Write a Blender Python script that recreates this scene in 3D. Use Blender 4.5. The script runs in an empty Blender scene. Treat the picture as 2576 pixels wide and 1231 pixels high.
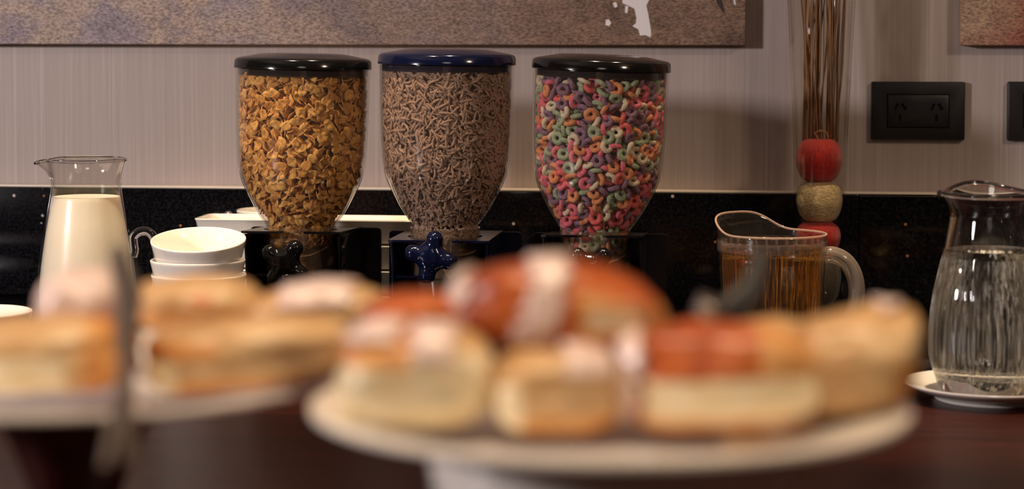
import bpy, bmesh, math, random
import numpy as np
from mathutils import Vector, Matrix, noise as mnoise

random.seed(7); rng = np.random.default_rng(7)
scene = bpy.context.scene
COL = scene.collection
PI = math.pi
R = math.radians

# ------------------------------------------------------------------ camera
IW, IH, F = 2576.0, 1231.0, 5300.0
Z0 = 0.90                                    # counter height
CAM = Vector((0.0, 0.0, Z0 + 0.334))
YAW, PITCH, ROLL = R(6.0), R(2.5), 0.0015
HORIZON = 100.0
PY0 = HORIZON + F * math.tan(PITCH)          # principal point row
CAMR = Matrix.Rotation(YAW, 3, 'Z') @ Matrix.Rotation(PI / 2 - PITCH, 3, 'X') @ Matrix.Rotation(ROLL, 3, 'Z')
cam_data = bpy.data.cameras.new('camera')
cam = bpy.data.objects.new('camera', cam_data)
COL.objects.link(cam)
cam.matrix_world = Matrix.Translation(CAM) @ CAMR.to_4x4()
cam_data.sensor_width = 36.0
cam_data.lens = F / IW * 36.0
cam_data.shift_y = -(IH / 2 - PY0) / IW
cam_data.clip_start = 0.05
cam_data.dof.use_dof = True
cam_data.dof.focus_distance = 2.28
cam_data.dof.aperture_fstop = 6.4
cam_data.dof.aperture_blades = 0
scene.camera = cam
FWD = Vector((-math.sin(YAW), math.cos(YAW), 0))

# ------------------------------------------------------------------ world, lights, exposure
world = bpy.data.worlds.new('world'); scene.world = world
world.use_nodes = True
world.node_tree.nodes['Background'].inputs[0].default_value = (1.0, 0.85, 0.7, 1)
world.node_tree.nodes['Background'].inputs[1].default_value = 0.02
vs = scene.view_settings
vs.view_transform = 'Standard'; vs.look = 'None'; vs.gamma = 1.0; vs.use_curve_mapping = False
vs.exposure = 0.64
scene.cycles.transparent_max_bounces = 40
scene.cycles.max_bounces = 14
scene.cycles.transmission_bounces = 14
scene.cycles.glossy_bounces = 6
scene.cycles.diffuse_bounces = 4
scene.cycles.sample_clamp_indirect = 6.0


def area_light(name, loc, target, size, energy, color, size_y=None, spread=180):
    d = bpy.data.lights.new(name, 'AREA')
    d.energy = energy; d.color = color; d.size = size
    if size_y:
        d.shape = 'RECTANGLE'; d.size_y = size_y
    else:
        d.shape = 'DISK'
    d.spread = R(spread)
    o = bpy.data.objects.new(name, d); COL.objects.link(o)
    o.location = loc
    o.rotation_euler = (Vector(target) - Vector(loc)).to_track_quat('-Z', 'Y').to_euler()
    return o


def spot(name, loc, target, energy, color, angle, blend=0.6, radius=0.035):
    d = bpy.data.lights.new(name, 'SPOT')
    d.energy = energy; d.color = color; d.spot_size = R(angle); d.spot_blend = blend; d.shadow_soft_size = radius
    o = bpy.data.objects.new(name, d); COL.objects.link(o)
    o.location = loc
    o.rotation_euler = (Vector(target) - Vector(loc)).to_track_quat('-Z', 'Y').to_euler()
    return o


WARM = (1.0, 0.76, 0.50)
area_light('key_lamp', (-2.35, 0.3, 1.70), (0.0, 2.6, 1.15), 0.26, 30, (1.0, 0.91, 0.92))
area_light('ceiling_light', (0.2, -1.6, 2.65), (0.2, -1.6, 0), 0.9, 8, (1.0, 0.88, 0.80))
area_light('warm_lamp', (1.7, 0.45, 2.45), (0.3, 2.6, 1.1), 0.30, 9, (1.0, 0.78, 0.58))
# halogen downlights over the buffet
spot('downlight', (-0.66, 1.78, 2.66), (-0.62, 2.20, 0.95), 105, WARM, 34)
spot('downlight.001', (-0.22, 2.26, 2.66), (-0.22, 2.28, 0.9), 60, WARM, 34)
spot('downlight.002', (0.30, 2.15, 2.66), (0.24, 2.16, 0.9), 105, WARM, 36)
spot('downlight.003', (0.0, 0.54, 2.66), (-0.035, 0.69, 1.1), 40, WARM, 40)
spot('downlight.004', (-0.38, 0.58, 2.66), (-0.28, 0.77, 1.1), 23, WARM, 40)


# ------------------------------------------------------------------ pixel -> place
def ray(px, py):
    return CAMR @ Vector(((px - IW / 2) / F, -(py - PY0) / F, -1.0))


def at_depth(px, py, d):
    v = ray(px, py)
    return CAM + v * (d / v.dot(FWD))


def at_y(px, py, y):
    v = ray(px, py)
    return CAM + v * ((y - CAM.y) / v.y)


def at_z(px, py, z):
    v = ray(px, py)
    return CAM + v * ((z - CAM.z) / v.z)


# ------------------------------------------------------------------ materials
def lin(r, g, b):
    def f(c):
        c /= 255.0
        return c / 12.92 if c <= 0.04045 else ((c + 0.055) / 1.055) ** 2.4
    return (f(r), f(g), f(b), 1.0)


def new_mat(name):
    m = bpy.data.materials.new(name); m.use_nodes = True
    nt = m.node_tree
    return m, nt, nt.nodes, nt.links, nt.nodes['Principled BSDF']


def simple(name, col, rough=0.5, metal=0.0, spec=0.5, coat=0.0, trans=0.0, ior=1.45, sss=0.0, bump=None):
    m, nt, N, L, b = new_mat(name)
    b.inputs['Base Color'].default_value = col
    b.inputs['Roughness'].default_value = rough
    b.inputs['Metallic'].default_value = metal
    b.inputs['Specular IOR Level'].default_value = spec
    b.inputs['Coat Weight'].default_value = coat
    b.inputs['Transmission Weight'].default_value = trans
    b.inputs['IOR'].default_value = ior
    if sss:
        b.inputs['Subsurface Weight'].default_value = sss
        b.inputs['Subsurface Radius'].default_value = (0.01, 0.006, 0.003)
        b.inputs['Subsurface Scale'].default_value = 1.0
    # every material carries a little procedural variation of its own colour
    tc = N.new('ShaderNodeTexCoord'); nz = N.new('ShaderNodeTexNoise')
    nz.inputs['Scale'].default_value = bump[0] if bump else 60.0
    nz.inputs['Detail'].default_value = 3
    L.new(tc.outputs['Object'], nz.inputs['Vector'])
    if bump:
        bp = N.new('ShaderNodeBump'); bp.inputs['Strength'].default_value = bump[1]
        bp.inputs['Distance'].default_value = bump[2]
        L.new(nz.outputs['Fac'], bp.inputs['Height']); L.new(bp.outputs['Normal'], b.inputs['Normal'])
    else:
        mr = N.new('ShaderNodeMapRange')
        mr.inputs['To Min'].default_value = max(0.0, rough - 0.03); mr.inputs['To Max'].default_value = rough + 0.03
        L.new(nz.outputs['Fac'], mr.inputs['Value']); L.new(mr.outputs['Result'], b.inputs['Roughness'])
    return m


def mapped_noise(N, L, scale, xyz=(1, 1, 1), detail=2, rough=0.5, coord='Object'):
    tc = N.new('ShaderNodeTexCoord'); mp = N.new('ShaderNodeMapping')
    mp.inputs['Scale'].default_value = xyz
    nz = N.new('ShaderNodeTexNoise'); nz.inputs['Scale'].default_value = scale
    nz.inputs['Detail'].default_value = detail; nz.inputs['Roughness'].default_value = rough
    L.new(tc.outputs[coord], mp.inputs['Vector']); L.new(mp.outputs['Vector'], nz.inputs['Vector'])
    return nz


def ramp(N, L, src, stops):
    r = N.new('ShaderNodeValToRGB')
    e = r.color_ramp.elements
    while len(e) < len(stops):
        e.new(0.5)
    for i, (p, c) in enumerate(stops):
        e[i].position = p; e[i].color = c
    L.new(src, r.inputs['Fac'])
    return r


def mixc(N, L, fac, a, b, mode='MIX'):
    m = N.new('ShaderNodeMix'); m.data_type = 'RGBA'; m.blend_type = mode
    for sock, v in ((m.inputs[0], fac), (m.inputs[6], a), (m.inputs[7], b)):
        if hasattr(v, 'links') or hasattr(v, 'is_linked'):
            L.new(v, sock)
        else:
            sock.default_value = v
    return m.outputs[2]


def m_wallpaper():
    m, nt, N, L, b = new_mat('wallpaper_striped')
    n1 = mapped_noise(N, L, 1.0, (420, 420, 3.0), 3, 0.65)
    n2 = mapped_noise(N, L, 1.0, (60, 60, 2.0), 2)
    r1 = ramp(N, L, n1.outputs['Fac'], [(0.3, lin(166, 150, 142)), (0.55, lin(184, 169, 162)), (0.72, lin(206, 194, 189))])
    c = mixc(N, L, n2.outputs['Fac'], r1.outputs['Color'], lin(176, 160, 152))
    L.new(c, b.inputs['Base Color'])
    b.inputs['Roughness'].default_value = 0.55
    bp = N.new('ShaderNodeBump'); bp.inputs['Strength'].default_value = 0.25; bp.inputs['Distance'].default_value = 0.0006
    L.new(n1.outputs['Fac'], bp.inputs['Height']); L.new(bp.outputs['Normal'], b.inputs['Normal'])
    return m


def m_granite():
    m, nt, N, L, b = new_mat('black_speckled_stone')
    tc = N.new('ShaderNodeTexCoord')
    base = mapped_noise(N, L, 330, (1, 1, 1), 2)
    r = ramp(N, L, base.outputs['Fac'], [(0.40, (0.0015, 0.0015, 0.0017, 1)), (0.56, (0.007, 0.007, 0.009, 1)), (0.7, (0.014, 0.014, 0.018, 1))])
    v = N.new('ShaderNodeTexVoronoi'); v.inputs['Scale'].default_value = 55
    L.new(tc.outputs['Object'], v.inputs['Vector'])
    lt = N.new('ShaderNodeMath'); lt.operation = 'LESS_THAN'; lt.inputs[1].default_value = 0.10
    L.new(v.outputs['Distance'], lt.inputs[0])
    sep = N.new('ShaderNodeSeparateColor'); L.new(v.outputs['Color'], sep.inputs[0])
    gt = N.new('ShaderNodeMath'); gt.operation = 'GREATER_THAN'; gt.inputs[1].default_value = 0.76
    L.new(sep.outputs[0], gt.inputs[0])
    mu = N.new('ShaderNodeMath'); mu.operation = 'MULTIPLY'
    L.new(lt.outputs[0], mu.inputs[0]); L.new(gt.outputs[0], mu.inputs[1])
    chip = ramp(N, L, sep.outputs[1], [(0.35, lin(215, 205, 195)), (0.75, lin(190, 120, 80))])
    L.new(mixc(N, L, mu.outputs[0], r.outputs['Color'], chip.outputs['Color']), b.inputs['Base Color'])
    b.inputs['Roughness'].default_value = 0.10
    b.inputs['Specular IOR Level'].default_value = 0.5
    return m


def m_canvas(name, stops, accent, fade=None):
    m, nt, N, L, b = new_mat(name)
    big = mapped_noise(N, L, 5.0, (1, 1, 1.3), 4, 0.6)
    weave = mapped_noise(N, L, 1.0, (230, 230, 620), 3, 0.7)
    fleck = mapped_noise(N, L, 260.0, (1, 1, 1), 2, 0.6)
    base = ramp(N, L, big.outputs['Fac'], stops)
    w = ramp(N, L, weave.outputs['Fac'], [(0.38, (0.46, 0.44, 0.44, 1)), (0.5, (0.95, 0.95, 0.95, 1)), (0.66, (1.55, 1.5, 1.45, 1))])
    basec = base.outputs['Color']
    if fade:
        tc = N.new('ShaderNodeTexCoord'); sx = N.new('ShaderNodeSeparateXYZ'); L.new(tc.outputs['Object'], sx.inputs[0])
        jit = N.new('ShaderNodeMath'); jit.operation = 'MULTIPLY_ADD'; jit.inputs[1].default_value = 0.35
        L.new(big.outputs['Fac'], jit.inputs[0]); L.new(sx.outputs['X'], jit.inputs[2])
        mr = N.new('ShaderNodeMapRange'); mr.inputs['From Min'].default_value = fade[0]; mr.inputs['From Max'].default_value = fade[1]
        L.new(jit.outputs[0], mr.inputs['Value'])
        r2 = ramp(N, L, big.outputs['Fac'], fade[2])
        basec = mixc(N, L, mr.outputs['Result'], basec, r2.outputs['Color'])
    c = mixc(N, L, 1.0, basec, w.outputs['Color'], 'MULTIPLY')
    fl = ramp(N, L, fleck.outputs['Fac'], [(0.67, (0, 0, 0, 1)), (0.74, (0.6, 0.6, 0.6, 1))])
    c2 = mixc(N, L, fl.outputs['Color'], c, accent)
    L.new(c2, b.inputs['Base Color'])
    b.inputs['Roughness'].default_value = 0.6
    bp = N.new('ShaderNodeBump'); bp.inputs['Strength'].default_value = 0.5; bp.inputs['Distance'].default_value = 0.0008
    L.new(weave.outputs['Fac'], bp.inputs['Height']); L.new(bp.outputs['Normal'], b.inputs['Normal'])
    return m


def m_wood():
    m, nt, N, L, b = new_mat('dark_red_wood')
    n = mapped_noise(N, L, 6.0, (1, 14, 14), 4, 0.6)
    r = ramp(N, L, n.outputs['Fac'], [(0.3, lin(34, 11, 7)), (0.6, lin(60, 22, 14)), (0.8, lin(74, 32, 22))])
    L.new(r.outputs['Color'], b.inputs['Base Color'])
    b.inputs['Roughness'].default_value = 0.36
    b.inputs['Specular IOR Level'].default_value = 0.14
    return m


def m_clear(name, tint=(0.97, 0.96, 0.95, 1), ior=1.45, rough=0.03, haze=0.0, hazecol=(0.6, 0.5, 0.45, 1)):
    """thin clear wall: passes light straight through and reflects by Fresnel"""
    m, nt, N, L, b = new_mat(name)
    N.remove(b)
    out = N['Material Output']
    tr = N.new('ShaderNodeBsdfTransparent'); tr.inputs[0].default_value = tint
    gl = N.new('ShaderNodeBsdfGlossy'); gl.inputs['Roughness'].default_value = rough
    # Schlick reflectance, the same from both sides of the wall
    lw = N.new('ShaderNodeLayerWeight'); lw.inputs['Blend'].default_value = 0.5
    pw = N.new('ShaderNodeMath'); pw.operation = 'POWER'; pw.inputs[1].default_value = 5.0
    L.new(lw.outputs['Facing'], pw.inputs[0])
    f0 = ((ior - 1) / (ior + 1)) ** 2
    fr = N.new('ShaderNodeMath'); fr.operation = 'MULTIPLY_ADD'; fr.inputs[1].default_value = 1 - f0; fr.inputs[2].default_value = f0
    L.new(pw.outputs[0], fr.inputs[0])
    nz = mapped_noise(N, L, 12.0, (1, 1, 1), 2)
    bp = N.new('ShaderNodeBump'); bp.inputs['Strength'].default_value = 0.06; bp.inputs['Distance'].default_value = 0.003
    L.new(nz.outputs['Fac'], bp.inputs['Height'])
    L.new(bp.outputs['Normal'], gl.inputs['Normal'])
    mx = N.new('ShaderNodeMixShader')
    L.new(fr.outputs[0], mx.inputs[0]); L.new(tr.outputs[0], mx.inputs[1]); L.new(gl.outputs[0], mx.inputs[2])
    last = mx
    if haze:
        df = N.new('ShaderNodeBsdfDiffuse'); df.inputs[0].default_value = hazecol
        m2 = N.new('ShaderNodeMixShader'); m2.inputs[0].default_value = haze
        L.new(mx.outputs[0], m2.inputs[1]); L.new(df.outputs[0], m2.inputs[2]); last = m2
    L.new(last.outputs[0], out.inputs['Surface'])
    return m


def m_crust(name, lo, mid, hi, scale=22):
    m, nt, N, L, b = new_mat(name)
    n = mapped_noise(N, L, scale, (1, 1, 1), 4, 0.6)
    r = ramp(N, L, n.outputs['Fac'], [(0.32, lo), (0.5, mid), (0.68, hi)])
    L.new(r.outputs['Color'], b.inputs['Base Color'])
    b.inputs['Roughness'].default_value = 0.38
    n2 = mapped_noise(N, L, 140, (1, 1, 1), 3)
    bp = N.new('ShaderNodeBump'); bp.inputs['Strength'].default_value = 0.3; bp.inputs['Distance'].default_value = 0.001
    L.new(n2.outputs['Fac'], bp.inputs['Height']); L.new(bp.outputs['Normal'], b.inputs['Normal'])
    return m


def m_fibre(name, c1, c2, axis_scale, rough=0.45):
    m, nt, N, L, b = new_mat(name)
    n = mapped_noise(N, L, 1.0, axis_scale, 4, 0.7)
    r = ramp(N, L, n.outputs['Fac'], [(0.3, c1), (0.62, c2)])
    L.new(r.outputs['Color'], b.inputs['Base Color'])
    b.inputs['Roughness'].default_value = rough
    b.inputs['Sheen Weight'].default_value = 0.3
    bp = N.new('ShaderNodeBump'); bp.inputs['Strength'].default_value = 0.8; bp.inputs['Distance'].default_value = 0.0012
    L.new(n.outputs['Fac'], bp.inputs['Height']); L.new(bp.outputs['Normal'], b.inputs['Normal'])
    return m


def m_glass(name, col, ior, rough=0.0):
    return simple(name, col, max(rough, 0.0), trans=1.0, ior=ior)


def m_light_streaks(name, tint, ior, streak, fine, broad, most, zmax):
    """see-through body with upright refracted-light streaks painted in up to the height zmax"""
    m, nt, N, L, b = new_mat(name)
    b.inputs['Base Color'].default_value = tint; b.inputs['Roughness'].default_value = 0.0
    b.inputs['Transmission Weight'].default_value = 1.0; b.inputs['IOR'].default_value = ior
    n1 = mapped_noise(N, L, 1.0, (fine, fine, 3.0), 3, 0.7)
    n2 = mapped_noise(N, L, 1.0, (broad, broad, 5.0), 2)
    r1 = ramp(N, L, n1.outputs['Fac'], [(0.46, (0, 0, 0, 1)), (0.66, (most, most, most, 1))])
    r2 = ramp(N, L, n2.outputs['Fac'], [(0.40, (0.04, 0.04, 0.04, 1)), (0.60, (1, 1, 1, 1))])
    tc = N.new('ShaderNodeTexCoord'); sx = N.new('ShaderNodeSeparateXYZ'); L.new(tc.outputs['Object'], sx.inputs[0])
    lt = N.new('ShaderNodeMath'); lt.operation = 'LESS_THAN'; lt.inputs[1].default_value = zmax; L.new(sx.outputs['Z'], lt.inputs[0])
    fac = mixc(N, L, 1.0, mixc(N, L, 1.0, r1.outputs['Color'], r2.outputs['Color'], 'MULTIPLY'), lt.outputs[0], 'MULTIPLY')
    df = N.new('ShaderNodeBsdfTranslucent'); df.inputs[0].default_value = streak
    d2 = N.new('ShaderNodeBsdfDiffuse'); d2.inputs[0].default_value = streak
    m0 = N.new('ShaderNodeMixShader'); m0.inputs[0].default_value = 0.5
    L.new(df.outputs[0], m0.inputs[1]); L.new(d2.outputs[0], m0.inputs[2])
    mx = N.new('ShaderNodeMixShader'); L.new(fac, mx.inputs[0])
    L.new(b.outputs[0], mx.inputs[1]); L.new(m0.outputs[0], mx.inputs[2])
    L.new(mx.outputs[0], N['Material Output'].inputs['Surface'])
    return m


def m_cereal(name, c1, c2, scale=250, rough=0.75, dist=0.0012):
    m, nt, N, L, b = new_mat(name)
    n = mapped_noise(N, L, scale, (1, 1, 1), 3, 0.65)
    r = ramp(N, L, n.outputs['Fac'], [(0.35, c1), (0.6, c2)])
    oi = N.new('ShaderNodeObjectInfo')
    L.new(r.outputs['Color'], b.inputs['Base Color'])
    b.inputs['Roughness'].default_value = rough
    b.inputs['Specular IOR Level'].default_value = 0.25
    bp = N.new('ShaderNodeBump'); bp.inputs['Strength'].default_value = 0.5; bp.inputs['Distance'].default_value = dist
    L.new(n.outputs['Fac'], bp.inputs['Height']); L.new(bp.outputs['Normal'], b.inputs['Normal'])
    return m


M = {}
M['wallpaper'] = m_wallpaper()
M['stone'] = m_granite()
M['canvas'] = m_canvas('printed_canvas_brown_lilac',
                       [(0.32, lin(118, 110, 124)), (0.44, lin(162, 148, 152)), (0.54, lin(186, 164, 148)), (0.63, lin(150, 136, 146)), (0.75, lin(172, 164, 178))],
                       lin(222, 208, 200), (-0.45, -0.05, [(0.32, lin(104, 86, 80)), (0.45, lin(150, 122, 104)), (0.55, lin(122, 98, 88)), (0.65, lin(140, 116, 88)), (0.75, lin(112, 92, 84))]))
M['canvas_red'] = m_canvas('printed_canvas_tan_red',
                           [(0.34, lin(150, 118, 92)), (0.5, lin(176, 146, 118)), (0.62, lin(158, 126, 104)), (0.75, lin(180, 154, 128))],
                           lin(200, 180, 150), (0.20, 0.27, [(0.36, lin(166, 128, 104)), (0.46, lin(150, 78, 62)), (0.6, lin(160, 96, 78)), (0.7, lin(168, 130, 104)), (0.8, lin(150, 80, 64))]))
M['canvas_side'] = simple('canvas_edge', lin(92, 74, 62), 0.8)
M['splash'] = simple('white_paint', lin(232, 226, 228), 0.5, bump=(300, 0.2, 0.0005))
M['splash_dark'] = simple('dark_paint', lin(62, 50, 48), 0.5, bump=(300, 0.2, 0.0005))
M['wood'] = m_wood()
M['edge_strip'] = simple('cream_edge_strip', lin(240, 226, 206), 0.35)
M['cabinet'] = simple('dark_cabinet_paint', lin(38, 24, 20), 0.5)
M['floor'] = simple('brown_carpet', lin(84, 62, 50), 0.9, bump=(300, 0.4, 0.002))
M['ceiling'] = simple('ceiling_paint', lin(196, 180, 164), 0.9, bump=(80, 0.1, 0.001))
M['wall_plain'] = simple('wall_paint_dark', lin(120, 98, 84), 0.9, bump=(80, 0.1, 0.001))
M['black_plastic'] = simple('gloss_black_plastic', lin(10, 10, 11), 0.12, spec=0.5)
M['black_bracket'] = simple('black_bracket_plastic', lin(10, 10, 12), 0.16, spec=0.5)
M['navy_plastic'] = simple('gloss_navy_plastic', lin(8, 14, 40), 0.12, spec=0.5)
M['navy_bracket'] = simple('navy_bracket_plastic', lin(8, 13, 34), 0.18, spec=0.5)
M['hopper'] = m_clear('clear_polycarbonate', (0.965, 0.945, 0.93, 1), 1.42, 0.035, 0.018)
M['neck'] = m_clear('clear_chute_plastic', (0.93, 0.90, 0.87, 1), 1.45, 0.05, 0.10, (0.42, 0.30, 0.20, 1))
M['paddle'] = simple('tan_rubber', lin(226, 190, 142), 0.5)
M['flake1'] = m_cereal('corn_flake_gold', lin(196, 140, 66), lin(232, 186, 108), 160)
M['flake2'] = m_cereal('corn_flake_amber', lin(174, 116, 52), lin(214, 160, 84), 160)
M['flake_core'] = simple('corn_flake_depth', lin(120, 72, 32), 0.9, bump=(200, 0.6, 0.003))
M['bran'] = m_cereal('bran_brown', lin(132, 106, 88), lin(178, 150, 128), 500, 0.85, 0.0006)
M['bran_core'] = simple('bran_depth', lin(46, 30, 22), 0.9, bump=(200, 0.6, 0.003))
LOOPCOL = {'pink': (lin(214, 84, 104), lin(232, 132, 142)), 'purple': (lin(110, 80, 102), lin(152, 120, 138)),
           'green': (lin(132, 150, 116), lin(170, 184, 150)), 'cream': (lin(206, 190, 154), lin(228, 216, 190)),
           'orange': (lin(208, 122, 74), lin(228, 160, 112)), 'coral red': (lin(212, 78, 80), lin(230, 118, 110))}
for k, (a, b_) in LOOPCOL.items():
    M['loop_' + k] = m_cereal('loop_' + k.replace(' ', '_'), a, b_, 420, 0.8, 0.0010)
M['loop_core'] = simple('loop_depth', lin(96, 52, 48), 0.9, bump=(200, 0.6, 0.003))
M['ceramic'] = simple('white_ceramic', lin(236, 228, 218), 0.13, spec=0.5, coat=0.3)
M['milk'] = simple('milk', lin(246, 236, 218), 0.3, sss=0.6)
M['thin_glass'] = m_clear('thin_clear_glass', (0.975, 0.97, 0.955, 1), 1.5, 0.01)
M['vase_glass'] = m_clear('vase_glass', (0.955, 0.945, 0.92, 1), 1.5, 0.01)
M['glass'] = m_glass('clear_glass', (0.985, 0.985, 0.97, 1), 1.46)
M['jug_glass'] = m_light_streaks('glass_painted_streaks', (0.985, 0.985, 0.965, 1), 1.46, (0.93, 0.90, 0.80, 1), 330, 55, 0.88, 0.126)  # pale streaks painted in for light refracted through the jug
M['water'] = m_glass('water', (0.97, 0.975, 0.96, 1), 1.33)
M['pitcher'] = m_clear('pitcher_plastic', (0.95, 0.93, 0.91, 1), 1.46, 0.04, 0.010, (0.7, 0.6, 0.5, 1))
M['frosted'] = m_clear('frosted_plastic', (0.92, 0.88, 0.85, 1), 1.46, 0.12, 0.06, (0.75, 0.60, 0.50, 1))
M['rim_plastic'] = m_clear('pale_rim_plastic', (0.92, 0.86, 0.82, 1), 1.5, 0.06, 0.24, (0.85, 0.62, 0.48, 1))
M['handle_plastic'] = m_clear('clear_handle_plastic', (0.92, 0.89, 0.86, 1), 1.55, 0.05, 0.13, (0.85, 0.70, 0.58, 1))
M['juice'] = m_light_streaks('amber_juice', lin(253, 214, 120), 1.34, lin(250, 172, 44), 420, 60, 0.62, 0.1085)  # orange streaks painted in as light coming through the juice
M['red_fibre'] = m_fibre('red_fibre', lin(110, 4, 8), lin(232, 34, 24), (900, 900, 40))
M['gold_fibre'] = m_fibre('gold_fibre', lin(112, 86, 52), lin(246, 220, 168), (160, 500, 700))
M['brown_fibre'] = m_fibre('brown_fibre', lin(26, 20, 14), lin(74, 58, 34), (400, 60, 900))
M['twig'] = m_fibre('brown_twig', lin(104, 66, 36), lin(188, 136, 86), (300, 300, 12), 0.6)
M['twig_dark'] = m_fibre('dark_twig', lin(64, 40, 28), lin(128, 88, 58), (300, 300, 12), 0.6)
M['outlet'] = simple('matte_black_plastic', lin(26, 23, 22), 0.42, bump=(900, 0.1, 0.0003))
M['outlet_hole'] = simple('socket_dark', lin(6, 5, 5), 0.7)
M['chrome'] = simple('polished_steel', (0.72, 0.70, 0.68, 1), 0.14, 1.0)
M['tong_steel'] = simple('brushed_steel', (0.36, 0.31, 0.27, 1), 0.30, 1.0)
M['tong_dark'] = simple('dark_grey_grip', lin(40, 36, 36), 0.5)
M['crust_dark'] = m_crust('crust_chestnut', lin(120, 48, 18), lin(168, 76, 26), lin(196, 106, 44))
M['crust'] = m_crust('crust_golden', lin(168, 90, 32), lin(204, 136, 70), lin(222, 170, 106))
M['crust_pale'] = m_crust('crust_tan', lin(170, 122, 74), lin(196, 154, 104), lin(216, 182, 136))
M['crumb'] = m_crust('pale_crumb', lin(220, 190, 138), lin(234, 212, 168), lin(242, 228, 196))
M['icing'] = simple('sugar_icing', lin(222, 196, 186), 0.3, bump=(120, 0.2, 0.001))


# ------------------------------------------------------------------ mesh helpers
def link(name, me, mats=(), parent=None, loc=None, rot=None, smooth=True, angle=40):
    if not isinstance(mats, (list, tuple)):
        mats = [mats]
    for m in mats:
        me.materials.append(m)
    if smooth:
        me.polygons.foreach_set('use_smooth', [True] * len(me.polygons))
        if angle:
            me.set_sharp_from_angle(angle=R(angle))
    o = bpy.data.objects.new(name, me); COL.objects.link(o)
    if parent is not None:
        o.parent = parent
    if loc is not None:
        o.location = loc
    if rot is not None:
        o.rotation_euler = rot
    return o


def to_mesh(bm, name):
    bmesh.ops.recalc_face_normals(bm, faces=bm.faces)
    me = bpy.data.meshes.new(name); bm.to_mesh(me); bm.free()
    return me


def pydata(name, v, f, fix=True):
    me = bpy.data.meshes.new(name); me.from_pydata(v, [], f)
    if fix:
        bm = bmesh.new(); bm.from_mesh(me)
        bmesh.ops.recalc_face_normals(bm, faces=bm.faces)
        bm.to_mesh(me); bm.free()
    return me


def tag(o, label=None, cat=None, group=None, kind=None):
    if label: o['label'] = label
    if cat: o['category'] = cat
    if group: o['group'] = group
    if kind: o['kind'] = kind
    return o


def thing(name, label, cat, loc, rot=(0, 0, 0), group=None):
    o = bpy.data.objects.new(name, None); o.empty_display_size = 0.02
    COL.objects.link(o); o.location = loc; o.rotation_euler = rot
    return tag(o, label, cat, group)


def lathe(name, prof, segs=64, deform=None, closed=False):
    """prof: (r, z) list; r == 0 makes a pole; closed joins the last ring to the first"""
    v, f, rings = [], [], []
    for (r, z) in prof:
        if r <= 1e-7:
            rings.append([len(v)]); v.append((0, 0, z))
        else:
            ring = []
            for i in range(segs):
                t = 2 * PI * i / segs
                p = (r * math.cos(t), r * math.sin(t), z)
                if deform: p = deform(t, r, z)
                ring.append(len(v)); v.append(p)
            rings.append(ring)
    pairs = list(zip(rings[:-1], rings[1:]))
    if closed: pairs.append((rings[-1], rings[0]))
    for a, b in pairs:
        for i in range(segs):
            j = (i + 1) % segs
            if len(a) == 1 and len(b) == 1: break
            if len(a) == 1: f.append((a[0], b[i], b[j]))
            elif len(b) == 1: f.append((a[i], a[j], b[0]))
            else: f.append((a[i], a[j], b[j], b[i]))
    return pydata(name, v, f)


def smooth_prof(pts, n=6):
    """Catmull-Rom through (r, z) points"""
    out = []
    P = [pts[0]] + list(pts) + [pts[-1]]
    for i in range(1, len(P) - 2):
        p0, p1, p2, p3 = P[i - 1], P[i], P[i + 1], P[i + 2]
        for k in range(n):
            t = k / n
            out.append(tuple(0.5 * (2 * p1[c] + (p2[c] - p0[c]) * t + (2 * p0[c] - 5 * p1[c] + 4 * p2[c] - p3[c]) * t * t
                                    + (3 * p1[c] - p0[c] - 3 * p2[c] + p3[c]) * t ** 3) for c in (0, 1)))
    out.append(tuple(pts[-1]))
    return out


def vessel(outer, t, base):
    """outer profile from base up to rim -> closed double wall with a solid base"""
    top = outer[-1]
    inner = [(max(r - t, 0.001), z) for (r, z) in outer if z > outer[0][1] + base]
    prof = [(0, outer[0][1])] + list(outer)
    prof += [(top[0] - t * 0.5, top[1] + t * 0.45)]
    prof += [(r, z) for (r, z) in reversed(inner)]
    prof += [(max(inner[0][0] - 0.004, 0.001), outer[0][1] + base), (0, outer[0][1] + base)]
    return prof


def tube(name, pts, rad, segs=10, cap=True):
    pts = [Vector(p) for p in pts]
    n = len(pts)
    rads = rad if isinstance(rad, (list, tuple)) else [rad] * n
    v, f = [], []
    tan0 = (pts[1] - pts[0]).normalized()
    u = tan0.orthogonal().normalized()
    for i, p in enumerate(pts):
        tg = (pts[min(i + 1, n - 1)] - pts[max(i - 1, 0)]).normalized()
        u = (u - tg * u.dot(tg)).normalized(); w = tg.cross(u)
        for k in range(segs):
            a = 2 * PI * k / segs
            v.append(p + (u * math.cos(a) + w * math.sin(a)) * rads[i])
    for i in range(n - 1):
        for k in range(segs):
            k2 = (k + 1) % segs
            f.append((i * segs + k, i * segs + k2, (i + 1) * segs + k2, (i + 1) * segs + k))
    if cap:
        f.append(tuple(range(segs))[::-1]); f.append(tuple((n - 1) * segs + k for k in range(segs)))
    return pydata(name, [tuple(x) for x in v], f)


def box_bm(x0, x1, y0, y1, z0, z1, bev=0.0, seg=2):
    bm = bmesh.new()
    bmesh.ops.create_cube(bm, size=1.0)
    for v in bm.verts:
        v.co = Vector((x0 + (v.co.x + .5) * (x1 - x0), y0 + (v.co.y + .5) * (y1 - y0), z0 + (v.co.z + .5) * (z1 - z0)))
    if bev:
        bmesh.ops.bevel(bm, geom=list(bm.edges), offset=bev, segments=seg, affect='EDGES', profile=0.5)
    return bm


def box(name, dims, mat, parent=None, bev=0.0, seg=2, loc=None, rot=None):
    return link(name, to_mesh(box_bm(*dims, bev, seg), name), mat, parent, loc, rot)


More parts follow.
